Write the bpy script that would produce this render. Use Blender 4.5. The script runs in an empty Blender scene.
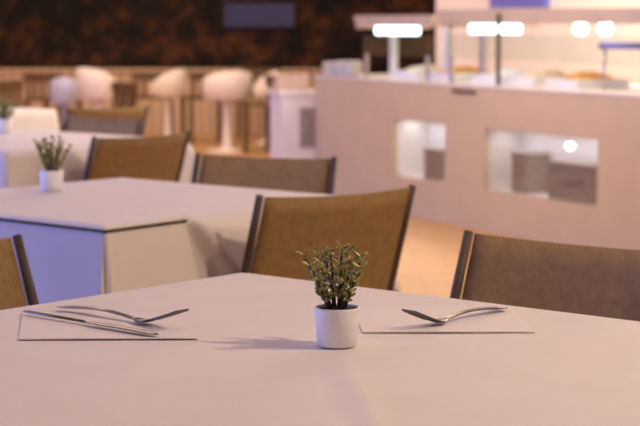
import bpy, bmesh, math, random
from mathutils import Vector, Matrix, noise
random.seed(7)
scene = bpy.context.scene
col = scene.collection
PI = math.pi

# ------------------------------------------------------------------ helpers
def link(o, parent=None):
    col.objects.link(o)
    if parent is not None:
        o.parent = parent
    return o

def obj(name, bm, material, parent=None, smooth=False):
    me = bpy.data.meshes.new(name)
    bmesh.ops.recalc_face_normals(bm, faces=bm.faces)
    bm.to_mesh(me)
    bm.free()
    for m in (material if isinstance(material, (list, tuple)) else [material]):
        me.materials.append(m)
    if smooth:
        for p in me.polygons:
            p.use_smooth = True
    return link(bpy.data.objects.new(name, me), parent)

def tag(o, label=None, cat=None, group=None, kind=None):
    if label: o['label'] = label
    if cat: o['category'] = cat
    if group: o['group'] = group
    if kind: o['kind'] = kind
    return o

def thing(name, label, cat, loc=(0, 0, 0), rz=0, group=None):
    o = bpy.data.objects.new(name, None)
    o.empty_display_size = .1
    o.location = loc
    o.rotation_euler = (0, 0, rz)
    link(o)
    return tag(o, label, cat, group)

def dup(root, loc, rz, label, group=None, scale=None):
    r = root.copy(); link(r)
    r.location = loc; r.rotation_euler = (0, 0, rz)
    if scale: r.scale = scale
    r['label'] = label
    if group: r['group'] = group
    for ch in list(root.children):
        c = ch.copy(); link(c, r)
        for gch in list(ch.children):
            link(gch.copy(), c)
    return r

def add_box(bm, x0, x1, y0, y1, z0, z1, bevel=0.0, mat=0):
    vs = [bm.verts.new((x, y, z)) for x in (x0, x1) for y in (y0, y1) for z in (z0, z1)]
    f = [(0, 1, 3, 2), (4, 6, 7, 5), (0, 4, 5, 1), (2, 3, 7, 6), (0, 2, 6, 4), (1, 5, 7, 3)]
    fs = [bm.faces.new([vs[i] for i in q]) for q in f]
    bmesh.ops.recalc_face_normals(bm, faces=fs)
    if bevel:
        es = list({e for q in fs for e in q.edges})
        r = bmesh.ops.bevel(bm, geom=es, offset=bevel, segments=2, affect='EDGES', profile=.5)
        fs = [q for q in fs if q.is_valid] + r['faces']
    for q in fs:
        q.material_index = mat

def add_tube(bm, pts, r, n=8, cap=True):
    pts = [Vector(p) for p in pts]
    rs = r if isinstance(r, (list, tuple)) else [r] * len(pts)
    rings = []
    up = None
    for i, p in enumerate(pts):
        d = (pts[min(i + 1, len(pts) - 1)] - pts[max(i - 1, 0)]).normalized()
        if up is None:
            up = Vector((0, 0, 1)) if abs(d.z) < .9 else Vector((1, 0, 0))
        a = d.cross(up).normalized()
        b = a.cross(d).normalized()
        up = b
        rings.append([bm.verts.new(p + rs[i] * (math.cos(2 * PI * k / n) * a + math.sin(2 * PI * k / n) * b)) for k in range(n)])
    for a, b in zip(rings, rings[1:]):
        for k in range(n):
            bm.faces.new((a[k], a[(k + 1) % n], b[(k + 1) % n], b[k]))
    if cap:
        bm.faces.new(rings[0][::-1]); bm.faces.new(rings[-1])

def add_lathe(bm, prof, n=32, cx=0, cy=0, cz=0):
    rings = []
    for r, z in prof:
        if r < 1e-6:
            rings.append([bm.verts.new((cx, cy, cz + z))])
        else:
            rings.append([bm.verts.new((cx + r * math.cos(2 * PI * k / n), cy + r * math.sin(2 * PI * k / n), cz + z)) for k in range(n)])
    for a, b in zip(rings, rings[1:]):
        for k in range(n):
            k2 = (k + 1) % n
            if len(a) == 1 and len(b) == 1: continue
            if len(a) == 1: bm.faces.new((a[0], b[k2], b[k]))
            elif len(b) == 1: bm.faces.new((a[k], a[k2], b[0]))
            else: bm.faces.new((a[k], a[k2], b[k2], b[k]))

def add_grid(bm, P, nu, nv, thick=None):
    """P(i,j)->Vector ; optional thickness vector function"""
    top = [[bm.verts.new(P(i / nu, j / nv)) for j in range(nv + 1)] for i in range(nu + 1)]
    for i in range(nu):
        for j in range(nv):
            bm.faces.new((top[i][j], top[i + 1][j], top[i + 1][j + 1], top[i][j + 1]))
    if thick is not None:
        t = Vector(thick)
        bot = [[bm.verts.new(v.co + t) for v in row] for row in top]
        for i in range(nu):
            for j in range(nv):
                bm.faces.new((bot[i][j], bot[i][j + 1], bot[i + 1][j + 1], bot[i + 1][j]))
        rim = [(i, 0) for i in range(nu)] + [(nu, j) for j in range(nv)] + [(i, nv) for i in range(nu, 0, -1)] + [(0, j) for j in range(nv, 0, -1)]
        for a, b in zip(rim, rim[1:] + rim[:1]):
            bm.faces.new((top[a[0]][a[1]], top[b[0]][b[1]], bot[b[0]][b[1]], bot[a[0]][a[1]]))

# ------------------------------------------------------------------ materials
def mat(name, color, rough=.6, metal=0.0, spec=.5, noise_amt=0.0, noise_scale=20, bump=0.0, bump_scale=200, emit=None, emit_s=0, color2=None, trans=0.0, sheen=0.0):
    m = bpy.data.materials.new(name)
    m.use_nodes = True
    nt = m.node_tree
    b = nt.nodes['Principled BSDF']
    b.inputs['Base Color'].default_value = (*color, 1)
    b.inputs['Roughness'].default_value = rough
    b.inputs['Metallic'].default_value = metal
    b.inputs['Specular IOR Level'].default_value = spec
    if trans: b.inputs['Transmission Weight'].default_value = trans
    if sheen: b.inputs['Sheen Weight'].default_value = sheen
    tc = nt.nodes.new('ShaderNodeTexCoord')
    if noise_amt or color2:
        n = nt.nodes.new('ShaderNodeTexNoise')
        n.inputs['Scale'].default_value = noise_scale
        n.inputs['Detail'].default_value = 4
        nt.links.new(tc.outputs['Object'], n.inputs['Vector'])
        r = nt.nodes.new('ShaderNodeValToRGB')
        c2 = color2 or tuple(c * (1 - noise_amt) for c in color)
        r.color_ramp.elements[0].position = .35
        r.color_ramp.elements[1].position = .65
        r.color_ramp.elements[0].color = (*c2, 1)
        r.color_ramp.elements[1].color = (*color, 1)
        nt.links.new(n.outputs['Fac'], r.inputs['Fac'])
        nt.links.new(r.outputs['Color'], b.inputs['Base Color'])
    if bump:
        n2 = nt.nodes.new('ShaderNodeTexNoise')
        n2.inputs['Scale'].default_value = bump_scale
        nt.links.new(tc.outputs['Object'], n2.inputs['Vector'])
        bp = nt.nodes.new('ShaderNodeBump')
        bp.inputs['Strength'].default_value = bump
        bp.inputs['Distance'].default_value = .002
        nt.links.new(n2.outputs['Fac'], bp.inputs['Height'])
        nt.links.new(bp.outputs['Normal'], b.inputs['Normal'])
    if emit:
        b.inputs['Emission Color'].default_value = (*emit, 1)
        b.inputs['Emission Strength'].default_value = emit_s
    return m

def weave_mat(name, c1, c2, scale):
    m = bpy.data.materials.new(name)
    m.use_nodes = True
    nt = m.node_tree
    b = nt.nodes['Principled BSDF']
    b.inputs['Roughness'].default_value = .75
    tc = nt.nodes.new('ShaderNodeTexCoord')
    ck = nt.nodes.new('ShaderNodeTexChecker')
    ck.inputs['Scale'].default_value = scale
    ck.inputs['Color1'].default_value = (*c1, 1)
    ck.inputs['Color2'].default_value = (*c2, 1)
    nz = nt.nodes.new('ShaderNodeTexNoise'); nz.inputs['Scale'].default_value = 60
    mx = nt.nodes.new('ShaderNodeMixRGB'); mx.blend_type = 'MULTIPLY'; mx.inputs['Fac'].default_value = .5
    nt.links.new(tc.outputs['Object'], ck.inputs['Vector'])
    nt.links.new(tc.outputs['Object'], nz.inputs['Vector'])
    nt.links.new(ck.outputs['Color'], mx.inputs['Color1'])
    nt.links.new(nz.outputs['Fac'], mx.inputs['Color2'])
    nt.links.new(mx.outputs['Color'], b.inputs['Base Color'])
    bp = nt.nodes.new('ShaderNodeBump'); bp.inputs['Strength'].default_value = .4; bp.inputs['Distance'].default_value = .001
    nt.links.new(ck.outputs['Fac'], bp.inputs['Height'])
    nt.links.new(bp.outputs['Normal'], b.inputs['Normal'])
    return m

def slat_mat(name, c1, c2, scale):
    m = bpy.data.materials.new(name)
    m.use_nodes = True
    nt = m.node_tree
    b = nt.nodes['Principled BSDF']
    b.inputs['Roughness'].default_value = .5
    tc = nt.nodes.new('ShaderNodeTexCoord')
    w = nt.nodes.new('ShaderNodeTexWave'); w.inputs['Scale'].default_value = scale; w.inputs['Distortion'].default_value = 1.5
    w.bands_direction = 'X'
    r = nt.nodes.new('ShaderNodeValToRGB')
    r.color_ramp.elements[0].color = (*c1, 1); r.color_ramp.elements[1].color = (*c2, 1)
    nt.links.new(tc.outputs['Object'], w.inputs['Vector'])
    nt.links.new(w.outputs['Fac'], r.inputs['Fac'])
    nt.links.new(r.outputs['Color'], b.inputs['Base Color'])
    return m

def dark_wall_mat():
    m = bpy.data.materials.new('dark_mottled_cladding')
    m.use_nodes = True
    nt = m.node_tree
    b = nt.nodes['Principled BSDF']
    b.inputs['Roughness'].default_value = .8
    tc = nt.nodes.new('ShaderNodeTexCoord')
    n = nt.nodes.new('ShaderNodeTexNoise'); n.inputs['Scale'].default_value = 4.5; n.inputs['Detail'].default_value = 6; n.inputs['Roughness'].default_value = .65
    r = nt.nodes.new('ShaderNodeValToRGB')
    e = r.color_ramp.elements
    e[0].position = .43; e[0].color = (.007, .004, .003, 1)
    e[1].position = .67; e[1].color = (.15, .050, .014, 1)
    k = e.new(.52); k.color = (.034, .013, .005, 1)
    nt.links.new(tc.outputs['Object'], n.inputs['Vector'])
    nt.links.new(n.outputs['Fac'], r.inputs['Fac'])
    nt.links.new(r.outputs['Color'], b.inputs['Base Color'])
    return m

def floor_mat():
    m = bpy.data.materials.new('orange_wood_floor')
    m.use_nodes = True
    nt = m.node_tree
    b = nt.nodes['Principled BSDF']
    b.inputs['Roughness'].default_value = .38
    tc = nt.nodes.new('ShaderNodeTexCoord')
    br = nt.nodes.new('ShaderNodeTexBrick')
    br.inputs['Scale'].default_value = 1.6
    br.inputs['Mortar Size'].default_value = .004
    br.inputs['Color1'].default_value = (.50, .29, .13, 1)
    br.inputs['Color2'].default_value = (.44, .25, .11, 1)
    br.inputs['Mortar'].default_value = (.25, .14, .07, 1)
    nt.links.new(tc.outputs['Object'], br.inputs['Vector'])
    nt.links.new(br.outputs['Color'], b.inputs['Base Color'])
    return m

def glass_mat(name, tint=(1, 1, 1), alpha=.12):
    m = bpy.data.materials.new(name)
    m.use_nodes = True
    nt = m.node_tree
    out = nt.nodes['Material Output']
    nt.nodes.remove(nt.nodes['Principled BSDF'])
    t = nt.nodes.new('ShaderNodeBsdfTransparent'); t.inputs['Color'].default_value = (*tint, 1)
    g = nt.nodes.new('ShaderNodeBsdfGlossy'); g.inputs['Roughness'].default_value = .05
    mx = nt.nodes.new('ShaderNodeMixShader'); mx.inputs['Fac'].default_value = alpha
    nt.links.new(t.outputs[0], mx.inputs[1]); nt.links.new(g.outputs[0], mx.inputs[2])
    nt.links.new(mx.outputs[0], out.inputs['Surface'])
    return m

M_cloth = mat('white_linen', (.80, .76, .74), .85, spec=.2, bump=.25, bump_scale=900, noise_amt=.035, noise_scale=9)
M_band = mat('edge_shade_and_casing', (.035, .022, .018), .6)  # dark colour for the cloth's drawn-in shade line, also the screen casing
M_paper = mat('paper_napkin', (.81, .77, .75), .85, spec=.2, bump=.2, bump_scale=700)
M_steel = mat('brushed_steel', (.19, .165, .155), .22, metal=1.0, noise_amt=.1, noise_scale=60)
M_pot = mat('white_textured_pot', (.93, .93, .95), .6, bump=.3, bump_scale=350)
M_soil = mat('dark_soil', (.03, .02, .012), .95, noise_amt=.6, noise_scale=200, bump=.8, bump_scale=300)
M_stem = mat('dark_stem', (.045, .035, .014), .7, noise_amt=.3, noise_scale=100)
M_leaf = mat('olive_leaf', (.52, .48, .11), .4, color2=(.06, .085, .016), noise_scale=85)
M_weave = weave_mat('taupe_sling_weave', (.51, .325, .13), (.365, .228, .085), 260)
M_frame = mat('dark_brown_frame', (.095, .065, .048), .6, metal=.0, noise_amt=.2, noise_scale=30)
M_wood_dark = mat('dark_wood', (.16, .085, .035), .5, noise_amt=.4, noise_scale=18)
M_counter = mat('pink_beige_laminate', (.62, .50, .335), .55, noise_amt=.06, noise_scale=5)
M_worktop = mat('pale_worktop', (.85, .82, .76), .3, noise_amt=.08, noise_scale=12)
M_white = mat('white_paint', (.82, .80, .80), .45, noise_amt=.04, noise_scale=8)
M_grey = mat('grey_plastic', (.34, .30, .28), .6, noise_amt=.25, noise_scale=25)
M_canopy = mat('beige_canopy', (.56, .45, .34), .5, noise_amt=.08, noise_scale=10)
M_chrome = mat('satin_post', (.55, .5, .5), .3, metal=1.0, noise_amt=.1, noise_scale=40)
M_tube = mat('lit_cool_tube', (.9, .95, 1), .5, emit=(.62, .85, 1.0), emit_s=4.5)
M_bulb = mat('lit_bulb', (1, .98, .92), .5, emit=(1, .93, .82), emit_s=16)
M_spot = mat('lit_small_lamp', (1, .98, .92), .5, emit=(1, .9, .78), emit_s=6)
M_screen = mat('dim_blue_screen', (.02, .02, .03), .3, emit=(.16, .13, .36), emit_s=.13, noise_amt=.2)
M_kwall = mat('peach_wall', (.86, .76, .66), .7, noise_amt=.06, noise_scale=3)
M_wall = mat('warm_wall', (.55, .42, .34), .8, noise_amt=.06, noise_scale=3)
M_ceil = mat('ceiling_paint', (.75, .68, .62), .9, noise_amt=.03, noise_scale=3)
M_blueshelf = mat('violet_blue_shelf', (.16, .17, .55), .35, noise_amt=.15, noise_scale=12)
M_plastic = mat('white_shell', (.82, .72, .68), .4, noise_amt=.04, noise_scale=10)
M_plastic_blue = mat('pale_blue_shell', (.52, .55, .80), .4, noise_amt=.1, noise_scale=10)
M_kraft = mat('tan_card', (.58, .42, .32), .8, noise_amt=.1, noise_scale=20)
M_food1 = mat('orange_food', (.85, .45, .12), .6, noise_amt=.5, noise_scale=30, bump=.6, bump_scale=60)
M_food2 = mat('cream_food', (.9, .78, .58), .6, noise_amt=.3, noise_scale=30, bump=.6, bump_scale=60)
M_food3 = mat('brown_food', (.42, .16, .07), .6, noise_amt=.5, noise_scale=30, bump=.6, bump_scale=60)
M_slats = slat_mat('tan_slatted_wood', (.46, .31, .20), (.62, .45, .32), 3.0)
M_glass = glass_mat('clear_glass', (.95, 1, .98), .10)
M_nglass = glass_mat('front_glass', (.92, .92, .92), .12)
M_dark = dark_wall_mat()
M_floor = floor_mat()

# ------------------------------------------------------------------ room shell
def struct(name, bm, m):
    o = obj(name, bm, m)
    o['kind'] = 'structure'
    return o
X0, X1, Y0, Y1, ZC = -6.5, 6.5, -2.5, 21.0, 3.1
bm = bmesh.new(); add_box(bm, X0, X1, Y0, Y1, -.1, 0); struct('floor', bm, M_floor)
bm = bmesh.new(); add_box(bm, X0, X1, Y0, Y1, ZC, ZC + .1); struct('ceiling', bm, M_ceil)
bm = bmesh.new(); add_box(bm, X0, X1, Y1, Y1 + .15, 0, ZC); struct('wall_back', bm, M_dark)
bm = bmesh.new(); add_box(bm, X1, X1 + .15, Y0, Y1, 0, ZC); struct('wall_right', bm, M_wall)
bm = bmesh.new(); add_box(bm, X0, X1, Y0 - .15, Y0, 0, ZC); struct('wall_front', bm, M_wall)
bm = bmesh.new()   # left wall with a window opening
WY0, WY1, WZ0, WZ1 = 1.8, 9.8, .25, 1.75
add_box(bm, X0 - .15, X0, Y0, WY0, 0, ZC); add_box(bm, X0 - .15, X0, WY1, Y1, 0, ZC)
add_box(bm, X0 - .15, X0, WY0, WY1, 0, WZ0); add_box(bm, X0 - .15, X0, WY0, WY1, WZ1, ZC)
struct('wall_left', bm, M_wall)
bm = bmesh.new()
for i in range(6):
    y = WY0 + (WY1 - WY0) * i / 5
    add_box(bm, X0 - .1, X0 - .04, y - .04 if i else y, y + .04 if i < 5 else y, WZ0, WZ1)
add_box(bm, X0 - .1, X0 - .04, WY0, WY1, WZ0, WZ0 + .05); add_box(bm, X0 - .1, X0 - .04, WY0, WY1, WZ1 - .05, WZ1)
struct('window_1', bm, M_white)

# counter frame: K0 far end on the diners' side, u along the counter towards the viewer's right, n behind it
K0 = Vector((-.033, 12.044, 0)); U = Vector((.44454, -.89576, 0)); N = Vector((.89576, .44454, 0))
CRZ = math.atan2(U.y, U.x)
def K(s, d, z=0): return K0 + U * s + N * d + Vector((0, 0, z))

# kitchen wall behind the counter
o = None
bm = bmesh.new(); add_box(bm, 0, 9.5, 0, .15, 0, ZC)
o = struct('wall_kitchen', bm, M_kwall); o.location = K(-1.25, 1.65); o.rotation_euler.z = CRZ

# low slatted partition across the far end, in front of the dark wall
bm = bmesh.new(); add_box(bm, -6.0, .2, 19.0, 19.12, 0, .64)
part = obj('low_partition', bm, M_slats)
tag(part, 'low tan slatted wooden partition in front of the dark back wall', 'partition')
bm = bmesh.new(); add_box(bm, -6.02, .22, 18.97, 19.15, .6405, .675, .006)
obj('cap_rail', bm, M_slats, part)

# ------------------------------------------------------------------ tables + cloths
D1 = Vector((math.cos(math.radians(49.5)), math.sin(math.radians(49.5)), 0))
D2 = Vector((-D1.y, D1.x, 0))
RZT = math.radians(49.5)

def table(B, side, label):
    c = Vector((B[0], B[1], 0)) + (D1 + D2) * side / 2
    t = thing('dining_table', label, 'table', c, RZT, 'dining tables under white cloths')
    h = side / 2 - .012
    bm = bmesh.new(); add_box(bm, -h, h, -h, h, .715, .744, .004); obj('tabletop', bm, M_wood_dark, t)
    ox, oy = (-.08, .12) if side < 1 else (0, 0)
    bm = bmesh.new(); add_lathe(bm, [(0, .03), (.05, .03), (.04, .06), (.036, .60), (.05, .68), (.16, .705), (.16, .7145), (0, .7145)], 24, ox, oy)
    obj('column', bm, M_wood_dark, t, True)
    bm = bmesh.new()
    rb = .17 if side < 1 else .34
    add_lathe(bm, [(0, 0), (rb, 0), (rb, .010), (rb * .9, .018), (.07, .0295), (0, .0295)], 36, ox, oy)
    obj('foot_plate', bm, M_wood_dark, t, True)
    return t, c

def cloth(c, side, over, label, seed, flare_edge=False, crease=None, res=.02, gap=False, extra=0.0):
    """square cloth laid over the table top, hanging on four sides; local frame = table frame"""
    a = side / 2
    half = a + over
    n = int(round(2 * half / res))
    bm = bmesh.new()
    def P(i, j):
        u = -half + 2 * half * i; v = -half + 2 * half * j
        cu = max(-a, min(a, u)); cv = max(-a, min(a, v))
        du, dv = u - cu, v - cv
        d = math.hypot(du, dv)
        z = .750
        if d < 1e-9:
            x, y = u, v
            z += .0010 * noise.noise(Vector((u * 5 + seed, v * 5, 0)))
            if crease:
                (ax, ay), (bx, by) = crease
                A = Vector((ax, ay)); Bv = Vector((bx, by)); p = Vector((u, v))
                t = (p - A).dot(Bv - A) / (Bv - A).length_squared
                e = abs((p - A).cross(Bv - A)) / (Bv - A).length
                w = max(0, min(1, t * 4)) * max(0, min(1, (1.25 - t) * 4))
                z += .0042 * w * math.exp(-(e / .013) ** 2)
        else:
            ox, oy = du / d, dv / d
            # hanging: rounded edge then nearly vertical, gentle folds growing downward
            t = (u if abs(oy) > abs(ox) else v)
            f = .012 * (1 - math.exp(-d / .012)) + .05 * d
            f += d * .10 * noise.noise(Vector((t * 4.5 + seed * 3, seed, ox * 3 + oy * 7)))
            if flare_edge and oy < -.7:      # edge facing right-near: cloth pulled out over the tucked chair
                tt = t + a                   # distance from the near corner
                w = (tt - (.222 + .55 * d)) / (.012 + .12 * d)
                w = max(0, min(1, w)); w = w * w * (3 - 2 * w)
                f += w * .18 * math.sqrt(d)
            x = cu + ox * f; y = cv + oy * f
            z -= d - .004 * (1 - math.exp(-d / .01))
            z -= .0 if d > .02 else 0
        return Vector((x, y, z))
    add_grid(bm, P, n, n)
    bmesh.ops.remove_doubles(bm, verts=bm.verts, dist=.0004)
    o = obj('tablecloth', bm, M_cloth, None, True)
    o.location = c; o.rotation_euler.z = RZT
    tag(o, label, 'tablecloth', 'white tablecloths')
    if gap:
        # dark strip modelled in for the shade line under the two near edges
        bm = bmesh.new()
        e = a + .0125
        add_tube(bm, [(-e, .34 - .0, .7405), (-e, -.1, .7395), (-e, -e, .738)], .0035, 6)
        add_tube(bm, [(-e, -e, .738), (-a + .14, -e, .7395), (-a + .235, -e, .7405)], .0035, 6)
        b = obj('edge_shade_band', bm, M_band, o)
        b['label'] = 'thin dark shade strip under the near edges'
    return o

S1 = 1.25
corner = Vector((-.134, 3.096, 0))
B1 = corner - (D1 + D2) * S1
t1, c1 = table(B1, S1, 'nearest dining table, its top filling the bottom of the view, under a white cloth')
def tl(c, x, y):       # world -> table-local
    d = Vector((x - c.x, y - c.y, 0)); return (d.dot(D1), d.dot(D2))
cloth(c1, S1, .19, 'white tablecloth with a raised crease on the nearest table', 1, crease=(tl(c1, .022, 2.33), tl(c1, .062, 1.87)), res=.0125)

S2 = .83
B2 = Vector((-.459, 3.817, 0))
t2, c2 = table(B2, S2, 'second dining table, behind the cutlery and napkins, its blue-lit cloth hanging at left')
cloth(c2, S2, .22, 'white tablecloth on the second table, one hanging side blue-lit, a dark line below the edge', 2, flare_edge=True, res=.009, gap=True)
B3 = Vector((-1.05, 6.0, 0))
t3, c3 = table(B3, S2, 'third dining table, just beyond the small potted plant of the middle table')
cloth(c3, S2, .25, 'white tablecloth on the third table, under the leftmost far plant', 3, flare_edge=True)
B4 = Vector((-1.84, 8.2, 0))
t4, c4 = table(B4, S2, 'farthest cloth-covered dining table, at the left edge of the view')
cloth(c4, S2, .25, 'white tablecloth on the farthest covered table, at the left edge', 4)

# ------------------------------------------------------------------ sling chairs
LEAN = math.tan(math.radians(19))
W = .425
def build_chair(label):
    t = thing('dining_chair', label, 'chair', group='woven sling dining chairs')
    hw = W / 2
    def back(x, z):      # back surface: curved in plan
        k = (x / hw)
        return Vector((x, -.200 - (z - .46) * LEAN - .022 * (1 - k * k), z))
    bm = bmesh.new()
    add_grid(bm, lambda i, j: back(-hw + .012 + (W - .024) * i, .475 + (.800 - .475) * j - .006 * (1 - (2 * i - 1) ** 2) * j), 14, 8, (0, -.006, 0))
    obj('backrest', bm, M_weave, t, True)
    for s in (-1, 1):
        bm = bmesh.new()
        add_tube(bm, [back(s * hw, .44), back(s * hw, .55), back(s * hw, .70), back(s * hw, .803)], [.0105, .0105, .010, .009], 10)
        obj('back_post', bm, M_frame, t, True)
    bm = bmesh.new()
    add_grid(bm, lambda i, j: Vector((-hw + .012 + (W - .024) * i, -.195 + .375 * j, .447 - .018 * (1 - (2 * i - 1) ** 2) - (.012 * max(0, j - .85) / .15))), 10, 10, (0, 0, -.006))
    obj('seat', bm, M_weave, t, True)
    bm = bmesh.new()
    for s in (-1, 1):
        add_tube(bm, [(s * hw, -.20, .445), (s * hw, .15, .447), (s * hw, .185, .436)], .0115, 10)
    add_tube(bm, [(-hw, .185, .432), (hw, .185, .432)], .010, 8)
    add_tube(bm, [(-hw, -.20, .428), (hw, -.20, .428)], .010, 8)
    obj('seat_frame', bm, M_frame, t, True)
    for s in (-1, 1):
        bm = bmesh.new(); add_tube(bm, [(s * hw, .175, .436), (s * (hw + .004), .19, .2), (s * (hw + .008), .205, 0)], [.0125, .012, .011], 10)
        obj('leg', bm, M_frame, t, True)
        bm = bmesh.new(); add_tube(bm, [(s * hw, -.19, .438), (s * (hw + .004), -.235, .2), (s * (hw + .008), -.285, 0)], [.0125, .012, .011], 10)
        obj('leg', bm, M_frame, t, True)
    return t
chair0 = None
CH_GROUP = 'woven sling dining chairs'
def place_chair(mx, my, face_deg, label):
    """mx,my = middle of the top edge of the backrest; face_deg = compass the sitter looks along"""
    global chair0
    a = math.radians(face_deg)
    F = Vector((math.cos(a), math.sin(a), 0))
    loc = Vector((mx, my, 0)) + F * (.200 + .34 * LEAN + .015)
    rz = a - PI / 2
    if chair0 is None:
        chair0 = build_chair(label); chair0.location = loc; chair0.rotation_euler.z = rz
        return chair0
    return dup(chair0, loc, rz, label, CH_GROUP)
place_chair(.050, 4.026, 180 - 54.5, 'brown woven sling chair directly behind the nearest potted plant')
place_chair(.440, 3.120, 180 + 49, 'dark taupe sling chair at the right edge, facing the nearest table')
place_chair(-.688, 3.035, -40, 'brown sling chair cut off by the left edge, facing the nearest table')
place_chair(-.150, 5.11, 180 + 67, 'grey-lit sling chair across the second table, in front of the white cabinet')
place_chair(-.588, 6.056, 180 - 42, 'brown sling chair beside the third table, beyond the middle table')
place_chair(-.85, 7.17, 180 + 50, 'grey-blue sling chair at the far side of the third table')
place_chair(-.93, 8.0, 180 - 48, 'small brown sling chair beside the farthest covered table')

# ------------------------------------------------------------------ potted plants
def plant_leaf(bm, p, d, up, L, w):
    d = d.normalized(); s = d.cross(up).normalized(); nrm = s.cross(d).normalized()
    th = w * .42
    prof = [(.0, .15), (.3, .85), (.62, 1.0), (.88, .62)]
    rings = []
    for t, k in prof:
        c = p + d * L * t + nrm * (L * .12 * t * t)
        rings.append([bm.verts.new(c + s * (w * .5 * k) * math.cos(q) + nrm * (th * .5 * k) * math.sin(q)) for q in (0, PI * .33, PI * .67, PI, PI * 1.33, PI * 1.67)])
    tip = bm.verts.new(p + d * L + nrm * L * .12)
    for a, b in zip(rings, rings[1:]):
        for k in range(6):
            bm.faces.new((a[k], a[(k + 1) % 6], b[(k + 1) % 6], b[k]))
    for k in range(6):
        bm.faces.new((rings[-1][k], rings[-1][(k + 1) % 6], tip))
    bm.faces.new(rings[0][::-1])

def build_plant(label, loc, seed=3):
    rnd = random.Random(seed)
    t = thing('potted_plant', label, 'plant', loc, 0, 'small potted table plants')
    R, r, h = .0308, .0268, .0525
    bm = bmesh.new()
    add_lathe(bm, [(0, 0), (r - .003, 0), (r, .002), (r + (R - r) * .9, h - .006), (R - .0005, h - .003), (R, h - .001), (R - .001, h), (R - .0028, h - .0005), (R - .0032, h - .004), (R - .0035, h - .009), (0, h - .009)], 40)
    obj('pot', bm, M_pot, t, True)
    bm = bmesh.new()
    add_lathe(bm, [(R - .0036, h - .0085), (R - .006, h - .003), (R * .5, h - .001), (0, h)], 20)
    for v in bm.verts:
        v.co.z += .0015 * (noise.noise(v.co * 180))
    obj('soil', bm, M_soil, t, True)
    bs, bl = bmesh.new(), bmesh.new()
    N_ = 13
    for k in range(N_):
        ang = k * 2.39996 + rnd.uniform(-.3, .3)
        rad = math.sqrt((k + .3) / N_)
        b0 = Vector((math.cos(ang), math.sin(ang), 0)) * (.015 * rad) + Vector((0, 0, h - .002))
        out = Vector((math.cos(ang), math.sin(ang), 0))
        spread = .037 * rad * rnd.uniform(.85, 1.1)
        H_ = (.086 - .026 * rad * rad) * rnd.uniform(.88, 1.04)
        pts = []
        for i in range(7):
            q = i / 6
            pts.append(b0 + out * spread * (q ** 1.0) + Vector((rnd.uniform(-.0012, .0012), rnd.uniform(-.0012, .0012), H_ * q)))
        add_tube(bs, pts, [.0022, .0020, .0018, .0016, .0013, .0010, .0006], 6)
        nl = 8
        for i in range(1, nl + 1):
            q = .06 + .94 * i / nl
            x = q * 6; i0 = min(5, int(x)); p = pts[i0].lerp(pts[i0 + 1], x - i0)
            ax = (pts[i0 + 1] - pts[i0]).normalized()
            rot = i * PI / 2 + rnd.uniform(-.4, .4)
            for sgn in (0, PI):
                dd = Vector((math.cos(rot + sgn), math.sin(rot + sgn), 0))
                dd = (dd * 1.0 + ax * rnd.uniform(.45, 1.1)).normalized()
                if rnd.random() < .12: continue
                plant_leaf(bl, p, dd, ax, rnd.uniform(.0105, .0140), rnd.uniform(.0068, .0088))
    obj('stems', bs, M_stem, t, True)
    obj('foliage', bl, M_leaf, t, True)
    return t
pl = build_plant('small green plant in a white pot on the nearest table, in sharp focus', (.023, 2.380, .7516))
dup(pl, (-.686, 4.585, .7516), 1.3, 'blurred small plant in a white pot on the second table', 'small potted table plants')
dup(pl, (-1.225, 6.98, .7516), 2.5, 'tiny blurred plant in a pale pot at the far left edge', 'small potted table plants')

# ------------------------------------------------------------------ napkins
def napkin(pts, label):
    """pts: near-left, near-right, far-right, far-left (world xy). A paper napkin folded in half, near edge lifting a little"""
    o = Vector((*pts[0], 0)); e1 = Vector((*pts[1], 0)) - o; e3 = Vector((*pts[3], 0)) - o
    bm = bmesh.new()
    def P(i, j):
        b = o * 1.0 + e1 * i + e3 * j - o
        lift = .0010 * math.exp(-j / .06) * (.55 + .45 * math.sin(PI * min(1, max(0, i * 1.05)))) 
        return b + Vector((0, 0, lift + .0006 + .0003 * noise.noise(Vector((i * 4, j * 4, 2)))))
    add_grid(bm, P, 24, 20, (0, 0, -.0005))
    n = obj('paper_napkin', bm, M_paper, None)
    n.location = (o.x, o.y, .7508)
    # the folded upper leaf
    bm = bmesh.new()
    def Q(i, j):
        return P(.004 + .992 * i, .012 + .975 * j) + Vector((0, 0, .0006))
    add_grid(bm, Q, 24, 20, (0, 0, -.0005))
    obj('upper_fold', bm, M_paper, n)
    tag(n, label, 'napkin', 'paper napkins')
    return n
napkin([(-.412, 2.422), (-.166, 2.428), (-.186, 2.655), (-.444, 2.650)], 'pale paper napkin under a fork and knife, left of the plant')
napkin([(.059, 2.478), (.300, 2.478), (.305, 2.71), (.048, 2.71)], 'pale paper napkin under the single fork, right of the plant')

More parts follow.
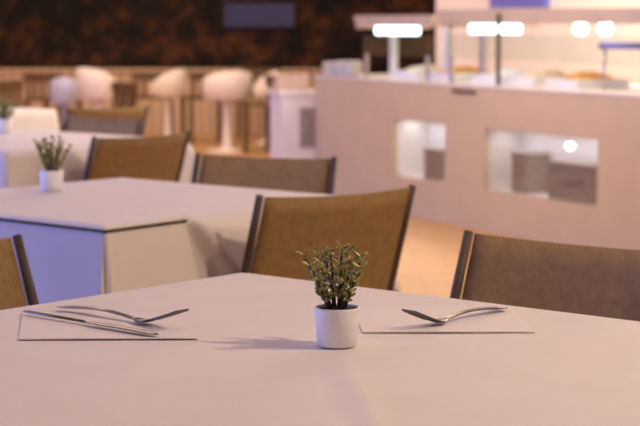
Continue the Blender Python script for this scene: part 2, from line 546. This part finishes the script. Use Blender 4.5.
# ------------------------------------------------------------------ cutlery
def build_fork():
    """local: handle end at x=0, tips towards +x, length .25, rests on z=0; returns two bmeshes (handle, head)"""
    L = .25
    def zc(x):
        t = x / L
        if t < .70:
            return .0026 + .0062 * math.sin(PI * t / .70) ** 1.4
        q = (t - .70) / .30
        return .0026 + .025 * q ** 1.15
    def hw(x):
        t = x / L
        if t < .05: return .0065 + .003 * (t / .05)
        if t < .45: return .0095 - .0055 * (t - .05) / .40
        if t < .62: return .0040
        if t < .72: return .0040 + .0090 * math.sin((t - .62) / .10 * PI / 2)
        return .0130
    xs = [L * .78 * k / 34 for k in range(35)]
    bm = bmesh.new()
    def strip(bm, xs, hwf, off=0.0, th=.0026):
        rows = []
        for x in xs:
            z = zc(x); w = hwf(x)
            rows.append([bm.verts.new((x, off - w, z + .0010)), bm.verts.new((x, off, z - .0004)), bm.verts.new((x, off + w, z + .0010)),
                         bm.verts.new((x, off + w, z + .0010 - th * .7)), bm.verts.new((x, off, z - th)), bm.verts.new((x, off - w, z + .0010 - th * .7))])
        for a, b in zip(rows, rows[1:]):
            for k in range(6):
                bm.faces.new((a[k], a[(k + 1) % 6], b[(k + 1) % 6], b[k]))
        bm.faces.new(rows[0][::-1]); bm.faces.new(rows[-1])
    strip(bm, [x for x in xs if x <= .62 * L + .002], hw)
    bm2 = bmesh.new()
    strip(bm2, [x for x in xs if x >= .60 * L], hw)
    for k in range(4):
        off = -.0104 + .0208 * k / 3
        strip(bm2, [L * (.77 + .23 * q / 8) for q in range(9)], lambda x: .0021 * (1 - .55 * max(0, (x / L - .88) / .12)), off, .0022)
    return bm, bm2
def fork(end, tip, label, first=None):
    e = Vector((*end, 0)); d = Vector((*tip, 0)) - e
    rz = math.atan2(d.y, d.x); s = d.length / .25
    loc = (e.x, e.y, .7541)
    if first is None:
        t = thing('table_fork', label, 'fork', loc, rz, 'steel forks on the napkins')
        a, b = build_fork()
        obj('handle', a, M_steel, t, True); obj('tines', b, M_steel, t, True)
        t.scale = (s, 1, 1)
        return t
    return dup(first, loc, rz, label, 'steel forks on the napkins', (s, 1, 1))
fk = fork((-.391, 2.678), (-.192, 2.488), 'steel fork lying behind the knife, left of the plant')
fork((.276, 2.668), (.123, 2.488), 'steel fork alone on its napkin, right of the plant', fk)

kt = thing('table_knife', 'long steel table knife in front of the fork, left of the plant', 'knife', (-.437, 2.628, .7543), math.atan2(2.432 - 2.628, -.220 + .437))
LK = math.hypot(.19, .215)
bm = bmesh.new()
add_tube(bm, [(0, 0, .0030), (.01, 0, .0034), (.06, 0, .0034), (LK * .47, 0, .0030)], [.0013, .0021, .0023, .0017], 10)
for v in bm.verts: v.co.y *= 1.9
obj('handle', bm, M_steel, kt, True)
bm = bmesh.new()
def blade(i, j):
    x = LK * .46 + LK * .54 * i
    w0 = .0032 + (.0042 * min(1, i / .25) if i < .75 else .0042 * math.sqrt(max(0, 1 - ((i - .75) / .25) ** 2)))
    return Vector((x, (-.5 + j) * 1.0 * w0 * 2 + (.004 * (1 if i > .9 else i / .9)) * .3, .0026 + .0012 * math.sin(i * PI)))
add_grid(bm, blade, 24, 4, (0, 0, -.0011))
obj('blade', bm, M_steel, kt, True)

# ------------------------------------------------------------------ buffet counter
CH = .82
CL = 6.2
ct = thing('buffet_counter', 'long pink-beige buffet counter with two glazed niches in its front', 'counter', K0, CRZ)
niches = [(1.10, 1.72, .236, .579), (2.16, 3.25, .236, .579)]
bm = bmesh.new()
add_box(bm, 0, CL, 0, .02, 0, .236)
add_box(bm, 0, CL, 0, .02, .579, CH - .013)
edges = [0] + [q for n_ in niches for q in n_[:2]] + [CL]
for a, b in zip(edges[::2], edges[1::2]):
    add_box(bm, a, b, 0, .02, .236, .579)
add_box(bm, 0, .02, .02, .78, 0, CH - .013); add_box(bm, CL - .02, CL, .02, .78, 0, CH - .013)
add_box(bm, 0, CL, .78, .80, 0, CH - .013)
obj('body', bm, M_counter, ct)
bm = bmesh.new(); add_box(bm, -.01, CL + .01, -.004, .81, CH - .0125, CH, .003); obj('worktop', bm, M_worktop, ct)
for (a, b, z0, z1) in niches:
    bm = bmesh.new()
    dpt = .24
    add_box(bm, a, b, dpt, dpt + .015, z0, z1)
    add_box(bm, a - .012, a, .021, dpt, z0, z1); add_box(bm, b, b + .012, .021, dpt, z0, z1)
    add_box(bm, a - .012, b + .012, .021, dpt, z1, z1 + .012); add_box(bm, a - .012, b + .012, .021, dpt, z0 - .012, z0)
    nb = obj('niche_lining', bm, M_white, ct); nb['label'] = 'white lined niche'
    bm = bmesh.new(); add_box(bm, a, b, .006, .010, z0, z1); g = obj('glass_pane', bm, M_nglass, ct); g['label'] = 'clear front glass'
bm = bmesh.new(); add_lathe(bm, [(0, -.024), (.015, -.02), (.023, -.008), (.024, .004), (.014, .012), (0, .015)], 20, 2.93, .05, .53)
o = obj('niche_lamp', bm, M_spot, ct, True); o['label'] = 'small lit lamp in the wide niche'
# a dark slot plate near the top of the front
bm = bmesh.new(); add_box(bm, 1.80, 2.06, -.006, -.0002, .766, .788, .001); obj('slot_plate', bm, M_wood_dark, ct)

def kbox(name, s0, s1, d0, d1, z0, z1, m, label, cat, group=None, lidm=None):
    """a crate/box: body with a rim and a lid panel"""
    c = K((s0 + s1) / 2, (d0 + d1) / 2, z0)
    a, b, h = (s1 - s0) / 2, (d1 - d0) / 2, z1 - z0
    t = thing(name, label, cat, c, CRZ, group)
    bm = bmesh.new(); add_box(bm, -a, a, -b, b, 0, h * .84, .006); obj('body', bm, m, t)
    bm = bmesh.new(); add_box(bm, -a - .004, a + .004, -b - .004, b + .004, h * .842, h, .006); obj('lid', bm, lidm or m, t)
    bm = bmesh.new(); add_box(bm, -a * .35, a * .35, -b - .014, -b - .0005, h * .5, h * .6, .003); obj('handle', bm, m, t)
    return t
kbox('storage_box', 1.40, 1.60, .04, .20, .2365, .42, M_grey, 'grey lidded box inside the small niche of the counter', 'box', 'grey boxes in the counter niches')
kbox('storage_box', 2.36, 2.50, .05, .21, .2365, .46, M_grey, 'grey upright box in the wide niche, the left of its two boxes', 'box', 'grey boxes in the counter niches')
kbox('storage_box', 2.74, 3.21, .04, .21, .2365, .44, M_grey, 'wide grey box under the lamp in the wide niche', 'box', 'grey boxes in the counter niches')

# serving canopies on the counter
def canopy(s0, s1, d0, d1, z0, z1, label, tubes, bulbs, posts, guard=True, front_post=None, post_mat=None):
    t = thing('serving_canopy', label, 'canopy', K(s0, 0, CH + .0005), CRZ, 'serving canopies on the buffet counter')
    L = s1 - s0; b = CH + .0005
    bm = bmesh.new()
    # hood with sloped left end
    prof = [(-.06, z1 - b), (L, z1 - b), (L, z0 - b), (.05, z0 - b), (-.02, z0 - b - .02)]
    A = [bm.verts.new((x, d0, z)) for x, z in prof]; B = [bm.verts.new((x, d1, z)) for x, z in prof]
    bm.faces.new(A); bm.faces.new(B[::-1])
    for i in range(len(prof)):
        j = (i + 1) % len(prof); bm.faces.new((A[i], B[i], B[j], A[j]))
    obj('hood', bm, M_canopy, t)
    for (a, c) in tubes:
        bm = bmesh.new(); add_box(bm, a - s0, c - s0, d0 + .02, d0 + .09, z0 - b - .056, z0 - b - .004, .008)
        o = obj('tube_light', bm, M_tube, t); o['label'] = 'glowing cool white tube light'
    for s in bulbs:
        bm = bmesh.new(); add_lathe(bm, [(0, -.036), (.022, -.03), (.034, -.012), (.035, .0), (.027, .022), (.014, .036), (0, .038)], 20, s - s0, d0 + .08, z0 - b - .022)
        o = obj('heat_lamp', bm, M_bulb, t, True); o['label'] = 'glowing round heat lamp'
    for s in posts:
        bm = bmesh.new(); add_box(bm, s - s0 - .022, s - s0 + .022, d0 + .24, d0 + .284, 0, z0 - b - .0005, .004)
        obj('post', bm, post_mat or M_chrome, t)
    if front_post:
        bm = bmesh.new(); add_box(bm, front_post - s0 - .011, front_post - s0 + .011, d0 - .022, d0 - .001, 0, z1 - b - .02, .003)
        o = obj('post', bm, M_frame, t); o['label'] = 'thin dark front post'
    if guard:
        bm = bmesh.new(); add_box(bm, .06, L - .02, d0 + .005, d0 + .013, .14, z0 - b - .062)
        o = obj('sneeze_guard', bm, M_glass, t); o['label'] = 'clear glass guard'
        for x in (.1, L - .08):
            bm = bmesh.new(); add_box(bm, x, x + .02, d0 - .004, d0 + .018, 0, .15, .002)
            obj('guard_bracket', bm, M_chrome, t)
    return t
canopy(.50, 1.46, .06, .60, 1.15, 1.215, 'shorter left canopy on the counter with one cool light and a dark gap below', [(.69, 1.16)], [], [.50, 1.20], post_mat=M_white)
canopy(1.56, 4.9, .06, .72, 1.165, 1.245, 'long right canopy on the counter with a cool light and two round heat lamps', [(1.84, 2.185), (2.215, 2.30)], [2.88, 3.10], [1.62, 4.7], front_post=2.215)

# violet-blue tier shelf on the counter at right
t = thing('tier_shelf', 'violet-blue tier shelf on legs under the round heat lamps', 'shelf', K(2.97, .19, CH + .0005), CRZ)
bm = bmesh.new(); add_box(bm, 0, 1.6, 0, .30, .215, .248, .004); obj('shelf_board', bm, M_blueshelf, t)
for x in (.03, 1.54):
    for y in (.02, .27):
        bm = bmesh.new(); add_tube(bm, [(x, y, 0), (x, y, .2145)], .008, 8); obj('leg', bm, M_chrome, t, True)

# dim violet panel on the kitchen wall
vp = thing('wall_panel', 'dim violet-blue panel on the kitchen wall at the top of the view', 'panel', K(-.42, 1.645, 1.27), CRZ)
bm = bmesh.new(); add_box(bm, 0, .74, -.03, 0, 0, .5, .004); obj('panel_board', bm, M_blueshelf, vp)
bm = bmesh.new(); add_box(bm, -.015, .755, -.034, -.0305, -.02, -.002, .001); obj('lower_rail', bm, M_canopy, vp)

# trays and dishes of food along the counter
def tray(s, d, w, dp, h, m, label):
    t = thing('food_tray', label, 'tray', K(s, d, CH + .0005), CRZ, 'food trays on the buffet counter')
    bm = bmesh.new()
    a, b = w / 2, dp / 2
    add_box(bm, -a, a, -b, b, 0, .006); 
    add_box(bm, -a, a, -b, -b + .006, .006, h); add_box(bm, -a, a, b - .006, b, .006, h)
    add_box(bm, -a, -a + .006, -b + .006, b - .006, .006, h); add_box(bm, a - .006, a, -b + .006, b - .006, .006, h)
    obj('pan', bm, M_white, t)
    bm = bmesh.new()
    sd = s * 7
    add_grid(bm, lambda i, j: Vector((-a + .008 + (w - .016) * i, -b + .008 + (dp - .016) * j, h * .8 + .045 * math.sin(PI * i) * math.sin(PI * j) + .02 * noise.noise(Vector((i * 7 + sd, j * 7, sd))))), 18, 12)
    obj('food', bm, m, t, True)
    return t
foods = [(1.00, M_food2, 'tray of cream food under the left canopy light'),
         (1.44, M_food1, 'tray of orange food at the near end of the left canopy'),
         (1.95, M_worktop, 'tray of white food under the cool light of the long canopy'),
         (2.30, M_food2, 'tray of cream food beside the thin dark canopy post'),
         (2.72, M_food1, 'tray of orange food just right of the thin dark canopy post'),
         (3.42, M_food2, 'tray of cream food below the violet-blue shelf')]
for s, m, lb in foods:
    tray(s, .30 if s < 3 else .62, .30, .34, .05, m, lb)
# end shelf plate on the counter's far end
def stack(s, d, r, n, label):
    for k in range(n):
        bm = bmesh.new()
        add_lathe(bm, [(0, 0), (r * .55, 0), (r * .6, .004), (r, .014), (r, .017), (r * .6, .008), (0, .006)], 24)
        o = obj('serving_plate', bm, M_worktop, None, True); o.location = K(s, d, CH + .0006 + k * .0115)
        tag(o, label, 'plate', 'plates stacked on the end of the counter')
stack(.11, .10, .09, 7, 'pale plate in the stack at the far left end of the counter')
stack(.31, .10, .09, 8, 'pale plate in the stack beside the left canopy')

# white cabinet past the end of the counter with a tan box on it
cb = thing('side_cabinet', 'low white cabinet with a grey glass door past the counter end', 'cabinet', (-.175, 12.25, 0), math.radians(14))
bm = bmesh.new(); add_box(bm, -.13, .13, -.18, .18, 0, .68, .004); obj('body', bm, M_white, cb)
bm = bmesh.new(); add_box(bm, -.005, .11, -.188, -.1805, .33, .60, .002); obj('door', bm, M_grey, cb)
bm = bmesh.new(); add_box(bm, -.145, .145, -.195, .195, .6805, .71, .004); obj('cabinet_top', bm, M_white, cb)
kb = thing('cardboard_box', 'tan box sitting on top of the low white cabinet', 'box', (-.20, 12.25, .7105), math.radians(10))
bm = bmesh.new(); add_box(bm, -.11, .11, -.09, .09, 0, .085, .003); obj('body', bm, M_kraft, kb)
bm = bmesh.new(); add_box(bm, -.113, .113, -.093, .093, .0855, .11, .003); obj('lid', bm, M_kraft, kb)

# ------------------------------------------------------------------ far room: white pedestal chairs, dark wooden chairs, screen
def build_pedestal(label, m, loc, rz):
    t = thing('pedestal_chair', label, 'chair', loc, rz, 'white pedestal chairs at the far end')
    bm = bmesh.new()
    prof = [(0, .47), (.19, .472), (.222, .49), (.226, .56), (.226, .66)]
    n = 28
    rings = []
    for q, (r, z) in enumerate(prof):
        row = []
        for k in range(n):
            a = 2 * PI * k / n
            lift = max(0, -math.sin(a)) ** .8 * (.075 * max(0, q - 2) / 2)
            low = max(0, math.sin(a)) * (.10 * max(0, q - 2) / 2)
            row.append(bm.verts.new((r * math.cos(a), r * math.sin(a), z + lift - low)))
        rings.append(row)
    for a, b in zip(rings, rings[1:]):
        for k in range(n):
            if a is rings[0] and False: pass
            bm.faces.new((a[k], a[(k + 1) % n], b[(k + 1) % n], b[k]))
    bmesh.ops.remove_doubles(bm, verts=bm.verts, dist=1e-5)
    bmesh.ops.solidify(bm, geom=bm.faces[:], thickness=.012)
    obj('shell', bm, m, t, True)
    bm = bmesh.new()
    add_lathe(bm, [(0, .49), (.185, .492), (.19, .505), (.17, .525), (0, .53)], 24)
    obj('seat_pad', bm, m, t, True)
    bm = bmesh.new()
    add_lathe(bm, [(.0, .0), (.20, .0), (.20, .008), (.07, .022), (.04, .05), (.036, .30), (.042, .42), (.07, .466), (0, .468)], 24)
    obj('pedestal', bm, m, t, True)
    return t
ped = build_pedestal('white pedestal chair standing right of centre of the far chairs, seen whole', M_plastic, (-.84, 16.3, 0), .4)
dup(ped, (-1.43, 16.9, 0), 1.2, 'smaller white pedestal chair left of the whole one, leg hidden low', scale=(.74, .74, 1))
dup(ped, (-1.94, 15.7, 0), -.6, 'pale pedestal chair with the tallest shell among the far pedestal chairs', scale=(.8, .8, 1.06))
dup(ped, (-.52, 17.4, 0), 2.0, 'pale pedestal chair farthest right, beside the white cabinet', scale=(.55, .55, .95))
pb = build_pedestal('pale blue pedestal chair at the left of the far chairs', M_plastic_blue, (-2.30, 16.2, 0), .1)
pb.scale = (.55, .55, .92)

def build_wood_chair(label, loc, rz):
    t = thing('wooden_chair', label, 'chair', loc, rz, 'brown wooden chairs at the far end')
    bm = bmesh.new(); add_box(bm, -.2, .2, -.2, .2, .42, .45, .008); obj('seat', bm, M_wood_dark, t)
    bm = bmesh.new()
    for k in range(5):
        x = -.16 + .08 * k
        add_box(bm, x - .018, x + .018, -.195, -.175, .45, .64)
    add_box(bm, -.2, .2, -.2, -.17, .6, .69, .006)
    obj('backrest', bm, M_wood_dark, t)
    for sx in (-1, 1):
        for sy in (-1, 1):
            bm = bmesh.new(); add_box(bm, sx * .18 - .018, sx * .18 + .018, sy * .18 - .018, sy * .18 + .018, 0, .4195)
            obj('leg', bm, M_wood_dark, t)
    return t
wc = build_wood_chair('brown wooden chair between the two white pedestal chairs', (-1.12, 17.6, 0), .3)
for x, y, a, lb in [(-.42, 16.2, 2.6, 'brown wooden chair right of the whole white pedestal chair'),
                    (-1.66, 17.7, .2, 'brown wooden chair behind the smaller white pedestal chair'),
                    (-2.55, 17.2, -.4, 'brown wooden chair behind the pale blue chair'),
                    (-2.75, 15.0, 1.1, 'brown wooden chair at the far left edge'),
                    (-.62, 18.3, 3.0, 'brown wooden chair against the slatted partition, behind the white chair'),
                    (-1.72, 14.4, 2.2, 'brown wooden chair just right of the pedestal chair with the tallest shell')]:
    dup(wc, (x, y, 0), a, lb, 'brown wooden chairs at the far end')

# dim screen on the dark wall
sc = thing('wall_screen', 'dim violet-blue screen hung high on the dark back wall', 'screen', (-.70, 20.99, 1.09))
bm = bmesh.new(); add_box(bm, -.42, .42, -.05, 0, 0, .30, .006); obj('casing', bm, M_band, sc)
bm = bmesh.new(); add_box(bm, -.40, .40, -.056, -.0505, .02, .28); obj('display', bm, M_screen, sc)

# ------------------------------------------------------------------ lights
def area(name, loc, target, size, power, color, sy=None, shape='DISK'):
    L = bpy.data.lights.new(name, 'AREA')
    L.shape = shape
    L.size = size
    if sy: L.size_y = sy
    L.energy = power; L.color = color
    o = bpy.data.objects.new(name, L); link(o)
    o.location = loc
    d = Vector(target) - Vector(loc)
    o.rotation_euler = d.to_track_quat('-Z', 'Y').to_euler()
    return o
WARM = (1.0, .73, .49)
area('ceiling_key', (2.1, 1.95, 3.0), (0, 2.4, .75), .2, 51, WARM)
sl = bpy.data.lights.new('added_chair_spot', 'SPOT'); sl.energy = 190; sl.color = (1, .75, .5); sl.spot_size = math.radians(33); sl.spot_blend = .6; sl.shadow_soft_size = .15  # unseen spot added to brighten the chair backs and second cloth
so = bpy.data.objects.new('added_chair_spot', sl); link(so); so.location = (4.2, 1.8, 2.9)
so.rotation_euler = (Vector((-.4, 4.9, .5)) - so.location).to_track_quat('-Z', 'Y').to_euler()
area('ceiling_wash', (-.4, 4.2, 3.05), (-.4, 4.2, 0), 6, 22, (1, .74, .50), 7, 'RECTANGLE')
area('ceiling_far', (-2, 15.4, 3.05), (-2, 15.4, 0), 5, 250, (1, .74, .50), 6, 'RECTANGLE')
area('counter_front_light', (.15, 8.9, 3.0), (.85, 9.3, 0), 1.2, 74, (1, .78, .54))
area('kitchen_light', tuple(K(3.0, 1.1, 2.9)), tuple(K(3.0, .7, 0)), 4, 200, (1, .90, .80), .8, 'RECTANGLE').rotation_euler = (0, 0, CRZ)
for k, (a, b, e) in enumerate([(1.12, 1.70, 1.1), (2.2, 3.2, 1.6)]):  # unseen lights added under the niche tops to brighten the linings
    area('niche_fill', tuple(K((a + b) / 2, .12, .57)), tuple(K((a + b) / 2, .12, 0)), b - a, e, (1, .93, .86), .12, 'RECTANGLE').rotation_euler = (0, 0, CRZ)
w = area('window_daylight', (X0 + .02, (WY0 + WY1) / 2, 1.0), (0, (WY0 + WY1) / 2, 1.0), WY1 - WY0 - .3, 375, (.20, .31, 1.0), 1.4, 'RECTANGLE')
w.rotation_euler = (PI / 2, 0, -PI / 2)

wd = bpy.data.worlds.new('dusk'); scene.world = wd
wd.use_nodes = True
wd.node_tree.nodes['Background'].inputs['Color'].default_value = (.25, .35, .9, 1)
wd.node_tree.nodes['Background'].inputs['Strength'].default_value = .6

# ------------------------------------------------------------------ camera
cam = bpy.data.cameras.new('camera')
cam.sensor_width = 36
cam.lens = 1800 * 36 / 640
cam.clip_end = 100
cam.dof.use_dof = True
cam.dof.focus_distance = 2.42
cam.dof.aperture_fstop = 8.0
co = bpy.data.objects.new('camera', cam); link(co)
co.location = (0, 0, 1.185)
co.rotation_euler = (PI / 2 - math.atan(193 / 1800), 0, 0)
scene.camera = co

scene.view_settings.view_transform = 'Standard'
scene.view_settings.look = 'None'
scene.view_settings.gamma = 1
scene.view_settings.use_curve_mapping = False
scene.view_settings.exposure = 0.0
